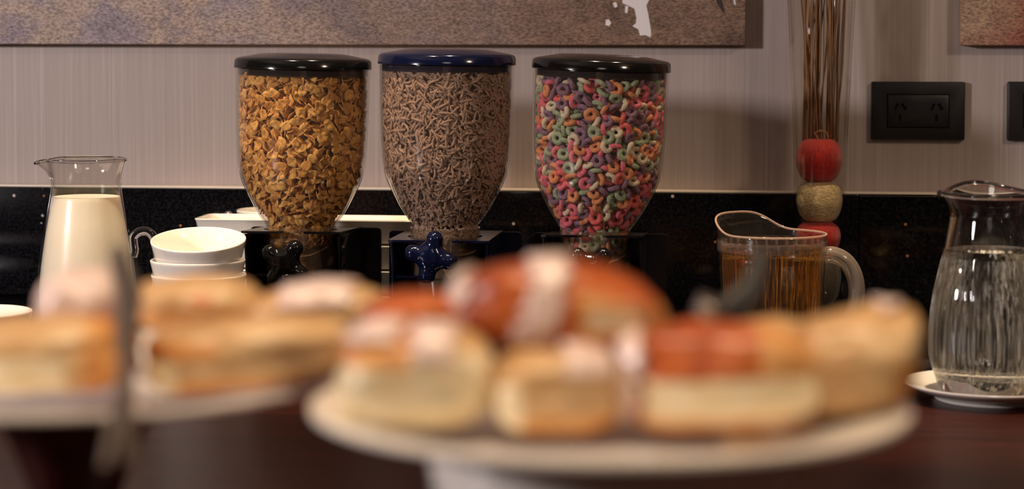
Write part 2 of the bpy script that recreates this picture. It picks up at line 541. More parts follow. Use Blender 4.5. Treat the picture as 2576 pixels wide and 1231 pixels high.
def prism(name, poly, axis, lo, hi, bev=0.0):
    """extrude a 2-D polygon along axis ('y' or 'z' or 'x')"""
    bm = bmesh.new()
    def mk(a, b, h):
        return {'z': (a, b, h), 'y': (a, h, b), 'x': (h, a, b)}[axis]
    lov = [bm.verts.new(mk(a, b, lo)) for a, b in poly]
    hiv = [bm.verts.new(mk(a, b, hi)) for a, b in poly]
    bm.faces.new(lov); bm.faces.new(hiv)
    n = len(poly)
    for i in range(n):
        bm.faces.new((lov[i], lov[(i + 1) % n], hiv[(i + 1) % n], hiv[i]))
    bmesh.ops.recalc_face_normals(bm, faces=bm.faces)
    if bev:
        bmesh.ops.bevel(bm, geom=list(bm.edges), offset=bev, segments=2, affect='EDGES', profile=0.5)
    return to_mesh(bm, name)


def cut(o, cutters):
    """bake boolean holes into a mesh object"""
    for me in cutters:
        c = bpy.data.objects.new('cutter', me); COL.objects.link(c)
        if o.parent: c.parent = o.parent
        md = o.modifiers.new('cut', 'BOOLEAN'); md.operation = 'DIFFERENCE'; md.object = c; md.solver = 'EXACT'
        bpy.context.view_layer.update()
        dg = bpy.context.evaluated_depsgraph_get()
        res = bpy.data.meshes.new_from_object(o.evaluated_get(dg))
        o.modifiers.clear()
        res.name = o.data.name; o.data = res
        bpy.data.objects.remove(c)
    o.data.polygons.foreach_set('use_smooth', [True] * len(o.data.polygons))
    o.data.set_sharp_from_angle(angle=R(35))


def copy_tree(o, parent=None):
    c = o.copy(); COL.objects.link(c)
    if parent is not None: c.parent = parent
    for ch in list(o.children):
        copy_tree(ch, c)
    return c


# ------------------------------------------------------------------ room
WALL_Y = 2.68
SPL_Y = 2.655
XR = 3.2
def structure(o): return tag(o, kind='structure')

structure(box('floor', (-XR, XR, -3.4, WALL_Y + .1, -0.1, 0.0), M['floor']))
structure(box('wall_back', (-XR, XR, WALL_Y, WALL_Y + .1, 0, 2.75), M['wallpaper']))
structure(box('ceiling', (-XR, XR, -3.4, WALL_Y + .1, 2.7, 2.8), M['ceiling']))
structure(box('wall_left', (-XR - .1, -XR, -3.4, WALL_Y + .1, 0, 2.75), M['wall_plain']))
structure(box('wall_right', (XR, XR + .1, -3.4, WALL_Y + .1, 0, 2.75), M['wall_plain']))
structure(box('wall_front', (-XR, XR, -3.5, -3.4, 0, 2.75), M['wall_plain']))

# black stone counter with its upstand in two lengths
seam = at_y(2160, 600, SPL_Y).x
ztop = at_y(1200, 481, SPL_Y).z
EDGE_Y = 2.055
ct = thing('stone_counter', 'black speckled stone counter running along the papered wall', 'counter', (0, 0, 0))
box('worktop', (-1.9, 1.9, EDGE_Y + .002, WALL_Y - .001, Z0 - .03, Z0), M['stone'], ct, .002)
structure(box('trim_1', (-1.9, seam - .0004, SPL_Y, WALL_Y - .001, Z0 + .0005, ztop), M['stone'], None, .0015))
structure(box('trim_2', (seam + .0004, 1.9, SPL_Y - .002, WALL_Y - .001, Z0 + .0005, ztop - .0012), M['stone'], None, .0015))
structure(box('trim_3', (-1.9, 1.9, SPL_Y + .002, WALL_Y - .0005, ztop + .0002, ztop + .0026), M['edge_strip'], None, .0006))
box('cabinet_body', (-1.88, 1.88, EDGE_Y + .02, WALL_Y - .001, 0.0, Z0 - .031), M['cabinet'], ct)

tb = thing('buffet_table', 'dark red wooden buffet table in front of the stone counter', 'table', (0, 0, 0))
box('tabletop', (-1.9, 1.9, 0.5, EDGE_Y, Z0 - .035, Z0), M['wood'], tb, .004)
for (x0, y0) in ((-1.8, .6), (1.72, .6), (-1.8, 1.9), (1.72, 1.9)):
    box('leg', (x0, x0 + .08, y0, y0 + .08, 0, Z0 - .036), M['wood'], tb, .003)
box('apron', (-1.72, 1.72, .62, .645, Z0 - .14, Z0 - .036), M['wood'], tb)

# ------------------------------------------------------------------ wall art
ART_T = 0.023
def art_pt(px, py): return at_y(px, py, WALL_Y - ART_T)

ar = art_pt(1875, 114)
art = thing('canvas_artwork', 'large abstract brown and lilac canvas with a white paint splash', 'painting', (ar.x, WALL_Y - .0005, ar.z))
o = box('canvas', (-2.0, 0, -ART_T, 0, 0, 0.75), [M['canvas']], art, .0015)
def splash(poly, mat, name):
    pts = []
    for (px, py) in poly:
        q = art_pt(px, py); pts.append((q.x - ar.x, q.z - ar.z))
    return link(name, prism(name, pts, 'y', -ART_T - .0004, -ART_T + .001), mat, art, smooth=False)
splash([(1563, -40), (1566, 8), (1580, 14), (1596, 22), (1601, 46), (1600, 58), (1591, 66), (1606, 74), (1610, 90), (1622, 88),
        (1637, 94), (1638, 78), (1631, 36), (1626, 14), (1634, -2), (1640, -40)], M['splash'], 'paint_splash')
splash([(1524, 50), (1532, 49), (1538, 58), (1532, 66), (1523, 63)], M['splash'], 'paint_splash')
splash([(1573, 14), (1581, 16), (1578, 34), (1572, 32)], M['splash'], 'paint_splash')
splash([(1541, 8), (1550, 5), (1554, 16), (1547, 20)], M['splash'], 'paint_splash')
splash([(1845, -40), (1850, 4), (1852, 14), (1846, 10), (1843, -40)], M['splash'], 'paint_splash')
splash([(1798, -30), (1803, 8), (1813, 22), (1824, 38), (1820, 20), (1815, -2), (1812, -30)], M['splash_dark'], 'dark_splash')

al = art_pt(2416, 114)
art2 = thing('canvas_artwork', 'smaller tan and red textured canvas at the right edge above the sockets', 'painting', (al.x, WALL_Y - .0005, al.z))
box('canvas', (0, 0.9, -ART_T, 0, 0, 0.75), [M['canvas_red']], art2, .0015)

# ------------------------------------------------------------------ sockets
def slot_poly(cx, cz, w, h, ang):
    c, s = math.cos(ang), math.sin(ang)
    return [(cx + x * c - z * s, cz + x * s + z * c) for x, z in ((-w, -h), (w, -h), (w, h), (-w, h))]

def outlet(px0, px1, py0, py1, label):
    a = at_y(px0, py0, WALL_Y); b = at_y(px1, py1, WALL_Y)
    w, h = (b.x - a.x), (a.z - b.z)
    t = thing('wall_socket', label, 'socket', ((a.x + b.x) / 2, WALL_Y - .0004, (a.z + b.z) / 2), group='black wall sockets')
    pl = box('cover_plate', (-w / 2, w / 2, -.009, 0, -h / 2, h / 2), M['outlet'], t, .0022, 3)
    iw, ih = w * .325, h * .275
    cut(pl, [to_mesh(box_bm(-iw - .0012, iw + .0012, -.02, -.0045, -ih - .0012, ih + .0012), 'c')])
    md = box('socket_module', (-iw, iw, -.0105, -.0046, -ih, ih), M['outlet'], t, .0009, 2)
    cutters = []
    for cx in (-iw * .60, iw * .60):
        for dx, an in ((-.0042, -.55), (.0042, .55)):
            cutters.append(prism('c', slot_poly(cx + dx * 1.1, ih * .28, .0016, .0040, an), 'y', -.02, -.0052))
            cutters.append(prism('c', [(cx + dx * 1.45 + .0024 * math.cos(q * PI / 4), ih * .16 + .0024 * math.sin(q * PI / 4)) for q in range(8)], 'y', -.02, -.0054))
        cutters.append(prism('c', slot_poly(cx, -ih * .42, .0016, .0042, 0), 'y', -.02, -.0052))
    cut(md, cutters)
    return t
outlet(2191, 2425, 205, 353, 'black double wall socket between the vase and the water jug')
outlet(2533, 2767, 205, 355, 'black wall socket cut off by the right picture edge')

# ------------------------------------------------------------------ cereal dispensers
DY = 2.347                                  # row of dispensers, parallel to the wall
HOP = [(.0392, .1225), (.0400, .1240), (.0508, .140), (.0640, .165), (.0700, .181), (.0728, .200), (.0748, .240), (.0758, .300)]
HOP = smooth_prof(HOP, 5)
HZ = np.array([p[1] for p in HOP]); HR = np.array([p[0] for p in HOP]) - .0022
def hop_r(z):
    return np.where(np.asarray(z) < .1235, .0372, np.interp(z, HZ, HR))

def knob_mesh():
    """four rounded arms blended into a domed hub"""
    segs, rings = 96, 16
    v, f = [], []
    def sd(x, z):
        k = .0100
        def arm(u, w):
            return math.hypot(max(abs(u) - .0196, 0), w) - .0096
        d = 1.0
        for q in (arm(x, z), arm(z, x), math.hypot(x, z) - .0150):
            h_ = max(0.0, min(1.0, .5 + .5 * (q - d) / k))
            d = q * (1 - h_) + d * h_ - k * h_ * (1 - h_) * .6 if d < 1 else q
        return d
    cache = {}
    def Rk(t):
        key = round(t, 6)
        if key not in cache:
            lo, hi = .005, .04
            for _ in range(40):
                m_ = (lo + hi) / 2
                if sd(m_ * math.cos(t), m_ * math.sin(t)) < 0: lo = m_
                else: hi = m_
            cache[key] = lo
        return cache[key]
    def zf(t, s):
        r = s * Rk(t); d = -sd(r * math.cos(t), r * math.sin(t))
        d = max(0.0, min(d, .0096))
        hub = math.sqrt(max(.0142 ** 2 - r * r, 0)) * .62
        base = math.sqrt(max(2 * .0096 * d - d * d, 0))
        return math.log(math.exp(base / .0016) + math.exp((hub + .003) / .0016)) * .0016 if r < .0155 else base
    v.append((0, -zf(0, 0), 0))
    for i in range(1, rings + 1):
        s = math.sin(i / rings * PI / 2) ** .9
        for k in range(segs):
            t = 2 * PI * k / segs
            v.append((s * Rk(t) * math.cos(t), -zf(t, s), s * Rk(t) * math.sin(t)))
    nf = len(v)
    for i in range(1, 5):
        s = 1 - i / 4
        for k in range(segs):
            t = 2 * PI * k / segs
            ss = max(s, .02)
            v.append((ss * Rk(t) * math.cos(t), .004 * (1 - ss ** 4), ss * Rk(t) * math.sin(t)))
    for k in range(segs):
        k2 = (k + 1) % segs
        f.append((0, 1 + k, 1 + k2))
    for i in range(rings - 1 + 4):
        for k in range(segs):
            k2 = (k + 1) % segs
            a = 1 + i * segs
            f.append((a + k, a + segs + k, a + segs + k2, a + k2))
    f.append(tuple(len(v) - segs + k for k in range(segs)))
    return pydata('knob', v, f)

def holed_plate(name, xh, y0, y1, z0, z1, rin, notch=0.0):
    """rectangular plate with a round hole, open at the front when notch > 0"""
    n = 96
    v, f = [], []
    ok = []
    for i in range(n + 1):
        t = -PI / 2 + 2 * PI * i / n
        c, s = math.cos(t), math.sin(t)
        k = min(xh / abs(c) if abs(c) > 1e-6 else 9, (y1 / s) if s > 1e-6 else 9, (y0 / s) if s < -1e-6 else 9)
        ox, oy = c * k, s * k
        ok.append(not (s < 0 and abs(ox) < notch))
        for z in (z0, z1):
            v.append((rin * c, rin * s, z)); v.append((ox, oy, z))
    for i in range(n):
        if not (ok[i] and ok[i + 1]): continue
        a, b = 4 * i, 4 * (i + 1)
        f += [(a, a + 1, b + 1, b), (a + 2, b + 2, b + 3, a + 3), (a + 1, a + 3, b + 3, b + 1), (a, b, b + 2, a + 2)]
        if not ok[i - 1] if i else True: f.append((a, a + 2, a + 3, a + 1))
        if i == n - 1 or not ok[min(i + 2, n)]: f.append((b, b + 1, b + 3, b + 2))
    me = pydata(name, v, f)
    bm = bmesh.new(); bm.from_mesh(me); bmesh.ops.remove_doubles(bm, verts=bm.verts, dist=1e-6)
    bmesh.ops.recalc_face_normals(bm, faces=bm.faces); bm.to_mesh(me); bm.free()
    return me

KNOB = knob_mesh()

def dispenser(px, label, tilt, lift, knob_ang, navy, sz, st, kz, kx=0.0):
    loc = at_y(px, 640, DY); loc.z = Z0
    t = thing('cereal_dispenser', label, 'cereal dispenser', loc, group='three cereal dispensers')
    shiny = M['navy_plastic'] if navy else M['black_plastic']
    brk = M['navy_bracket'] if navy else M['black_bracket']
    # bracket
    sl = math.tan(st)
    zb = sz - .085 * sl
    link('back_plate', prism('back_plate', [(-.078, 0), (.078, 0), (.078, zb - .004), (.0768, zb - .0012), (.074, zb), (-.074, zb), (-.0768, zb - .0012), (-.078, zb - .004)], 'y', .085, .0885, .0006), brk, t, smooth=False)
    box('foot_plate', (-.066, .066, -.045, .085, 0.0, .004), brk, t, .0012)
    link('upper_shelf', holed_plate('upper_shelf', .056, -.058, .085, -.0013, .0013, .0420, .0140), brk, t, (0, 0, sz), (-st, 0, 0), smooth=False)
    link('lower_shelf', holed_plate('lower_shelf', .051, -.042, .085, .0695, .0718, .0420, .0140), brk, t, smooth=False)
    for sx in (-1, 1):
        x = sx * .0530
        sw = link('side_wall', prism('side_wall', [(-.030, .0045), (.0845, .0045), (.0845, sz - .0025 - .0845 * sl), (-.050, sz - .0025 + .050 * sl)], 'x', x - .0014, x + .0014, .0006), brk, t)
        if sx > 0:
            cut(sw, [to_mesh(box_bm(x - .01, x + .01, -.034, -.018, .0905, .1005, .0030), 'c'),
                     to_mesh(box_bm(x - .01, x + .01, -.034, -.018, .0755, .0830, .0030), 'c')])
    # clear neck and chute, hub with paddles
    nk = [(.0395, .1225), (.0395, .0690), (.0345, .0660), (.0295, .0390)]
    nk_in = [(.0275, .0390), (.0325, .0668), (.0375, .0700), (.0375, .1225)]
    link('chute', lathe('chute', nk + nk_in, 64, closed=True), M['neck'], t)
    link('paddle_hub', lathe('paddle_hub', [(0, -.034), (.007, -.034), (.007, .034), (0, .034)], 24), M['paddle'], t, (0, 0, kz), (PI / 2, 0, 0))
    for k in range(5):
        a = knob_ang + k * 2 * PI / 5 + .3
        pr = [(.0055, -.0009), (.018, -.0024), (.028, -.0014), (.0345, .0012), (.0345, .0022), (.028, -.0004), (.018, -.0012), (.0055, .0009)]
        bm = bmesh.new()
        for yy in (-1, 1):
            for q in pr:
                w_ = min(.033, math.sqrt(max(.0365 ** 2 - q[0] ** 2, .0001)))
                bm.verts.new((q[0], yy * w_, q[1]))
        bm.verts.ensure_lookup_table(); vv = bm.verts; n8 = len(pr)
        bm.faces.new([vv[q] for q in range(n8)]); bm.faces.new([vv[n8 + q] for q in range(n8)])
        for q in range(n8):
            bm.faces.new((vv[q], vv[(q + 1) % n8], vv[n8 + (q + 1) % n8], vv[n8 + q]))
        link('paddle', to_mesh(bm, 'paddle'), M['paddle'], t, (0, 0, kz), (0, a, 0))
    link('knob_shaft', lathe('knob_shaft', [(0, 0), (.006, 0), (.006, .052), (0, .052)], 20), shiny, t, (kx * .7, -.034, kz), (PI / 2, 0, 0))
    link('knob', KNOB.copy(), shiny, t, (kx, -.086, kz), (0, -knob_ang, 0), angle=0)
    for sx in (-1, 1):
        box('guide_rail', (sx * .0125 - .001, sx * .0125 + .001, -.046, -.0400, .098, .136), M['neck'], t, .0004)
    # hopper with lid, sitting a little crooked in the bracket
    hm = Matrix.Translation((0, 0, .1225)) @ Matrix.Rotation(tilt, 4, 'Y') @ Matrix.Translation((0, 0, -.1225 + lift))
    inner = [(r - .0022, z) for (r, z) in reversed(HOP)]
    h = link('hopper', lathe('hopper', HOP + inner, 96, closed=True), M['hopper'], t)
    h.matrix_local = hm
    lidp = [(0, .3186), (.025, .3185), (.044, .3180), (.050, .3172), (.0715, .3132), (.0752, .3120), (.0770, .3098), (.0779, .3014), (.0768, .3006),
            (.0734, .3006), (.0730, .2935), (.0715, .2928), (.0690, .2935), (.0690, .3000), (0, .3010)]
    l = link('lid', lathe('lid', lidp, 96), shiny, t)
    l.matrix_local = hm
    return t, Matrix.Translation(loc) @ hm

T1, H1 = dispenser(757, 'black-lidded dispenser full of golden corn flakes, leftmost of the row', R(1.0), 0.0, R(-34), False, .1172, R(2.6), .0890)
T2, H2 = dispenser(1120, 'navy-lidded dispenser full of brown bran sticks, in the middle of the row', R(0.6), .0052, R(-12), True, .1112, R(0.6), .0975, -.004)
T3, H3 = dispenser(1497, 'black-lidded dispenser full of coloured cereal loops, nearest the amber pitcher', R(2.0), -.0005, R(45), False, .1155, R(3.8), .0870)

# ---- cereal pieces
def rand_unit(n):
    v = rng.normal(size=(n, 3)); return v / np.linalg.norm(v, axis=1)[:, None]

def frames(nrm, spin):
    """rotation matrices whose z column is nrm"""
    a = np.where(np.abs(nrm[:, 2:3]) < .9, np.array([[0, 0, 1.0]]), np.array([[1.0, 0, 0]]))
    x = np.cross(a, nrm); x /= np.linalg.norm(x, axis=1)[:, None]
    y = np.cross(nrm, x)
    c, s = np.cos(spin)[:, None], np.sin(spin)[:, None]
    return np.stack([x * c + y * s, -x * s + y * c, nrm], axis=2)

def pack(n_try, ext, thin, alpha, dmin, layers, zlo, zhi, neck_lo=None):
    """dart throwing in shells against the hopper wall; returns centres, rotations, layer index"""
    P, RT, LY = np.zeros((0, 3)), [], []
    for li, (d0, d1) in enumerate(layers):
        z = rng.uniform(zlo, zhi, n_try); th = rng.uniform(0, 2 * PI, n_try)
        keep = rng.uniform(0, .078, n_try) < hop_r(z)
        z, th = z[keep], th[keep]
        n = len(z)
        rad = np.stack([np.cos(th), np.sin(th), np.zeros(n)], 1)
        nrm = rad * alpha + rand_unit(n); nrm /= np.linalg.norm(nrm, axis=1)[:, None]
        dot = np.abs((nrm * rad).sum(1))
        e = ext * np.sqrt(1 - dot ** 2) + thin
        rw = np.minimum(hop_r(z - ext * .35), hop_r(z + ext * .3))
        rr = rw - e - rng.uniform(d0, d1, n)
        c = rad * np.maximum(rr, .002)[:, None]; c[:, 2] = z
        rot = frames(nrm, rng.uniform(0, 2 * PI, n))
        for i in range(n):
            if rr[i] < .004: continue
            if len(P) and np.min(((P - c[i]) ** 2).sum(1)) < dmin * dmin: continue
            P = np.vstack([P, c[i]]); RT.append(rot[i]); LY.append(li)
    return P, np.array(RT), np.array(LY)

def merged(name, bases, which, P, RT, mats, matidx, extra=None):
    vs, fs, mi, off = [], [], [], 0
    for i in range(len(P)):
        bv, bf = bases[which[i]]
        vs.append(bv @ RT[i].T + P[i])
        fs += [tuple(q + off for q in fc) for fc in bf]
        mi += [matidx[i]] * len(bf)
        off += len(bv)
    if extra:
        ev, ef, em = extra
        vs.append(np.array(ev)); fs += [tuple(q + off for q in fc) for fc in ef]; mi += [em] * len(ef)
    me = bpy.data.meshes.new(name)
    me.from_pydata(np.vstack(vs).tolist(), [], fs)
    for m in mats: me.materials.append(m)
    me.polygons.foreach_set('material_index', mi)
    me.polygons.foreach_set('use_smooth', [True] * len(me.polygons))
    return me

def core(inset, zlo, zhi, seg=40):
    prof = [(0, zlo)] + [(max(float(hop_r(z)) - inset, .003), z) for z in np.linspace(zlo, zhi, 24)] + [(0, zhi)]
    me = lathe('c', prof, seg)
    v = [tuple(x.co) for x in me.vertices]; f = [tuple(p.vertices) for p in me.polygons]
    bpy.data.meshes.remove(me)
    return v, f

def base_mesh(name, base, mat):
    me = bpy.data.meshes.new(name); me.from_pydata(base[0].tolist(), [], base[1]); me.materials.append(mat)
    me.polygons.foreach_set('use_smooth', [True] * len(me.polygons))
    return me

def place(name, me, hm, p, rt, label, cat, group):
    o = bpy.data.objects.new(name, me); COL.objects.link(o)
    m = Matrix(rt.tolist()).to_4x4(); m.translation = Vector(p.tolist())
    o.matrix_world = hm @ m
    return tag(o, label, cat, group)

def front_most(P, LY, hm, k=300):
    w = np.array([list(hm @ Vector(p.tolist())) for p in P])
    ax = np.array(list(hm @ Vector((0, 0, .2))))
    view = np.array(CAM) - ax; view[2] = 0; view /= np.linalg.norm(view)
    rel = P.copy(); rel[:, 2] = 0
    rr = np.linalg.norm(rel, axis=1)
    face = (rel / rr[:, None]) @ view
    depth = hop_r(P[:, 2]) - rr
    score = face - 60 * depth - (P[:, 2] < .125) * 2
    return set(np.argsort(-score)[:k].tolist())

# corn flakes
def flake_base(seed):
    r_ = random.Random(seed)
    n1, n2 = 6, 11
    amp = [r_.uniform(.72, 1.16) for _ in range(n2)]
    cur = r_.uniform(.04, .26); sad = r_.uniform(-.22, .22); R0 = .0066
    def h(x, y): return (cur * (x * x + y * y) + sad * (x * x - y * y)) / R0 * .8
    top = [(0, 0, r_.uniform(-.0004, .0006))]
    for k in range(n1):
        a = 2 * PI * k / n1; rr = R0 * .5 * r_.uniform(.85, 1.15)
        x, y = rr * math.cos(a), rr * math.sin(a); top.append((x, y, h(x, y) + r_.uniform(-.0006, .0006)))
    for k in range(n2):
        a = 2 * PI * k / n2; rr = R0 * amp[k]
        x, y = rr * math.cos(a) * 1.08, rr * math.sin(a) * .92; top.append((x, y, h(x, y) + r_.uniform(-.0005, .0005)))
    f = []
    for k in range(n1): f.append((0, 1 + k, 1 + (k + 1) % n1))
    i = j = 0
    while i < n1 or j < n2:                     # zip the two rings together
        if j >= n2 or (i < n1 and (i + 1) / n1 < (j + 1) / n2):
            f.append((1 + i % n1, 1 + n1 + j % n2, 1 + (i + 1) % n1)); i += 1
        else:
            f.append((1 + i % n1, 1 + n1 + j % n2, 1 + n1 + (j + 1) % n2)); j += 1
    nv = len(top)
    v = top + [(x, y, z - .0007) for x, y, z in top]
    f2 = f + [tuple(q + nv for q in reversed(t)) for t in f]
    for k in range(n2):
        a, b = 1 + n1 + k, 1 + n1 + (k + 1) % n2
        f2.append((a, a + nv, b + nv, b))
    return np.array(v), f2

FB = [flake_base(s) for s in range(7)]
P, RT, LY = pack(11000, .0066, .0014, .75, .0056, [(0, .001), (.002, .006), (.007, .012)], .104, .2925)
w = rng.integers(0, 7, len(P)); ci = rng.integers(0, 2, len(P))
front = front_most(P, LY, H1)
rest = [i for i in range(len(P)) if i not in front]
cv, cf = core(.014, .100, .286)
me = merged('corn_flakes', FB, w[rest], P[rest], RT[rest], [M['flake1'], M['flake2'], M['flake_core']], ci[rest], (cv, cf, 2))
o = bpy.data.objects.new('corn_flakes', me); COL.objects.link(o); o.matrix_world = H1
tag(o, 'rest of the golden corn flakes heaped inside the leftmost dispenser', 'cereal', kind='stuff')
fm = {(a, b): base_mesh('corn_flake', FB[a], M['flake1'] if b == 0 else M['flake2']) for a in range(7) for b in (0, 1)}
for i in sorted(front):
    place('corn_flake', fm[(int(w[i]), int(ci[i]))], H1, P[i], RT[i], 'golden corn flake against the clear wall of the leftmost dispenser', 'corn flake', 'corn flakes in the leftmost dispenser')

# bran sticks: too fine to count
def stick_base(seed):
    r_ = random.Random(seed)
    L_, rad = r_.uniform(.0100, .0165), r_.uniform(.00130, .00160)
    bend, bend2 = r_.uniform(-.55, .55), r_.uniform(-.35, .35)
    segs, rings = 6, 6
    v, f = [], []
    for i in range(rings + 1):
        s = i / rings - .5
        x = s * L_; y = bend * (s * s - .08) * L_ + bend2 * s ** 3 * L_ * 2
        rr = rad * (.55 if i in (0, rings) else r_.uniform(.9, 1.1))
        for k in range(segs):
            a = 2 * PI * k / segs
            v.append((x, y + rr * math.cos(a), rr * math.sin(a)))
    for i in range(rings):
        for k in range(segs):
            k2 = (k + 1) % segs
            f.append((i * segs + k, i * segs + k2, (i + 1) * segs + k2, (i + 1) * segs + k))
    f.append(tuple(range(segs))[::-1]); f.append(tuple(rings * segs + k for k in range(segs)))
    return np.array(v), f

SB = [stick_base(s) for s in range(12)]
n = 7400
z = rng.uniform(.106, .2925, n); keep = rng.uniform(0, .078, n) < hop_r(z); z = z[keep]; n = len(z)
th = rng.uniform(0, 2 * PI, n)
rad = np.stack([np.cos(th), np.sin(th), np.zeros(n)], 1)
nrm = rad * 1.5 + rand_unit(n) * .42; nrm /= np.linalg.norm(nrm, axis=1)[:, None]
RT = frames(nrm, rng.uniform(0, 2 * PI, n))
tiltd = np.abs((RT[:, :, 0] * rad).sum(1))
rw = np.minimum(hop_r(z - .001), hop_r(z + .001))
rr = rw - .0016 - tiltd * .0055 - rng.uniform(0, .0055, n) ** 1.0
P = rad * rr[:, None]; P[:, 2] = z
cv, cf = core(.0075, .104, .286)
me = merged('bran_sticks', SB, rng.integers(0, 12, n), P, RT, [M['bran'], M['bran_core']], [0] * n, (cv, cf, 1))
o = bpy.data.objects.new('bran_sticks', me); COL.objects.link(o); o.matrix_world = H2
tag(o, 'mass of brown bran sticks filling the navy-lidded dispenser', 'cereal', kind='stuff')

# coloured loops
def loop_base(seed):
    r_ = random.Random(seed)
    A, B, n1, n2 = .0050, .00300, 16, 8
    v, f = [], []
    for i in range(n1):
        a = 2 * PI * i / n1; wob = r_.uniform(.92, 1.08)
        for k in range(n2):
            b = 2 * PI * k / n2
            q = B * wob * r_.uniform(.95, 1.05)
            v.append(((A + q * math.cos(b)) * math.cos(a), (A + q * math.cos(b)) * math.sin(a), q * .92 * math.sin(b)))
    for i in range(n1):
        for k in range(n2):
            f.append((i * n2 + k, ((i + 1) % n1) * n2 + k, ((i + 1) % n1) * n2 + (k + 1) % n2, i * n2 + (k + 1) % n2))
    return np.array(v), f

LB = [loop_base(s) for s in range(4)]
names = list(LOOPCOL)
P, RT, LY = pack(12000, .0050, .0030, .62, .0086, [(0, .0008), (.004, .008), (.010, .015)], .102, .2905)
w = rng.integers(0, 4, len(P)); ci = rng.choice(6, len(P), p=[.2, .2, .19, .17, .16, .08])
front = front_most(P, LY, H3)
rest = [i for i in range(len(P)) if i not in front]
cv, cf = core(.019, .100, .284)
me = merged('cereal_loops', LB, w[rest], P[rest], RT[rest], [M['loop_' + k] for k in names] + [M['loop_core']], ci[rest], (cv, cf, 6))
o = bpy.data.objects.new('cereal_loops', me); COL.objects.link(o); o.matrix_world = H3
tag(o, 'rest of the coloured cereal loops heaped in the dispenser by the amber pitcher', 'cereal', kind='stuff')
lm = {(a, b): base_mesh('cereal_loop', LB[a], M['loop_' + names[b]]) for a in range(4) for b in range(6)}
for i in sorted(front):
    c = names[int(ci[i])]
    place('cereal_loop', lm[(int(w[i]), int(ci[i]))], H3, P[i], RT[i], c + ' cereal loop against the clear wall of its dispenser', 'cereal loop', c + ' cereal loops in the dispenser')

# ------------------------------------------------------------------ milk carafe
def spout(direction, amount, width, zlo, zhi, lift=0.0):
    def d(t, r, z):
        a = (t - direction + PI) % (2 * PI) - PI
        k = max(0.0, min(1.0, (z - zlo) / (zhi - zlo)))
        k = k * k
        g = math.exp(-(a / width) ** 2) * k
        pinch = math.exp(-((abs(a) - width * 1.9) / (width * .8)) ** 2) * k
        rr = r + amount * g - amount * .10 * pinch
        return (rr * math.cos(t), rr * math.sin(t), z + lift * g)
    return d

def screen_dir(px, dx, dy=0.0):
    """world heading (radians) of 'right in the picture' turned by dx -> used for spouts and handles"""
    return YAW + dx

sm = 2.286 / F
def zm(py, d): return .334 - (py - HORIZON) * d / F
c = at_depth(220, 870, 2.286); c.z = Z0
mc = thing('milk_carafe', 'glass carafe of milk with a pouring lip standing by the cups', 'carafe', c, (0, 0, 0))
prof = smooth_prof([(72 * sm, .0005), (100 * sm, .003), (117 * sm, .022), (125 * sm, zm(745, 2.286)), (119 * sm, zm(670, 2.286)), (108 * sm, zm(592, 2.286)),
                    (97 * sm, zm(535, 2.286)), (90 * sm, zm(495, 2.286)), (87.5 * sm, zm(468, 2.286)), (89 * sm, zm(440, 2.286)), (95 * sm, zm(415, 2.286)), (99 * sm, zm(405, 2.286))], 5)
SD = YAW + PI - .12
link('glass_body', lathe('glass_body', vessel(prof, .0022, .006), 96, spout(SD, .0145, .21, zm(478, 2.286), zm(405, 2.286), -.0040)), M['thin_glass'], mc, angle=60)
rim = [spout(SD, .0145, .21, zm(478, 2.286), zm(405, 2.286), -.0040)(2 * PI * i / 80, 98 * sm, zm(404, 2.286)) for i in range(80)]
link('rolled_rim', tube('rolled_rim', rim + [rim[0]], .0019, 8, False), M['glass'], mc)
mil = [(r - .0026, z) for r, z in prof if .008 < z < zm(497, 2.286)]
link('milk', lathe('milk', [(0, .0075)] + mil + [(mil[-1][0] - .0008, zm(496.5, 2.286)), (0, zm(497, 2.286))], 72), M['milk'], mc)
hx = lambda px, py: ((px - 220) * sm, zm(py, 2.286))
hp = []
for px, py in ((334, 650), (338, 636), (336, 618), (336, 602), (346, 591), (360, 586), (374, 589), (387, 604), (395, 640), (394, 690), (382, 750), (345, 790)):
    a, b = hx(px, py); hp.append((a * math.cos(YAW + .15), a * math.sin(YAW + .15), b))
ss = smooth_prof([(p[0], p[2]) for p in hp], 4)
link('handle', tube('handle', [(x, x * math.tan(YAW + .15), z_) for x, z_ in ss], .0050, 12), M['glass'], mc)

# ------------------------------------------------------------------ cups
def cup_mesh():
    o_ = smooth_prof([(.0250, .0005), (.0300, .0015), (.0345, .0060), (.0405, .0250), (.0465, .0480), (.0508, .0655)], 5)
    return lathe('cup', [(0, .002)] + o_ + [(.0506, .0668), (.0494, .0672), (.0484, .0664), (.0445, .0500), (.0385, .0260), (.0320, .0085), (.022, .0055), (0, .0052)], 72)
CUP = cup_mesh()
CUP.materials.append(M['ceramic'])
HANDLE = tube('cup_handle', [(.0472, 0, .050), (.057, 0, .0515), (.0635, 0, .044), (.0625, 0, .030), (.053, 0, .019), (.0388, 0, .0185)], .0034, 10)
HANDLE.materials.append(M['ceramic'])
for me_ in (CUP, HANDLE):
    me_.polygons.foreach_set('use_smooth', [True] * len(me_.polygons))
cup0 = thing('coffee_cup', 'temp', 'cup', (0, 0, 0))
link('cup_body', CUP, [], cup0, angle=0); link('cup_handle', HANDLE, [], cup0, angle=0)
first = [True]
def cup(loc, label, group, handle_dir, tilt=None, s=1.0):
    o_ = cup0 if first[0] else copy_tree(cup0)
    first[0] = False
    q = Matrix.Rotation(handle_dir, 4, 'Z')
    if tilt:
        q = Matrix.Rotation(tilt[0], 4, Vector((math.cos(tilt[1]), math.sin(tilt[1]), 0))) @ q
    o_.matrix_world = Matrix.Translation(loc) @ q @ Matrix.Scale(s, 4)
    tag(o_, label, 'cup', group)
    return o_
dcup = 2.25
cc = at_depth(499, 880, dcup)
zt = zm(604, dcup) - .0672
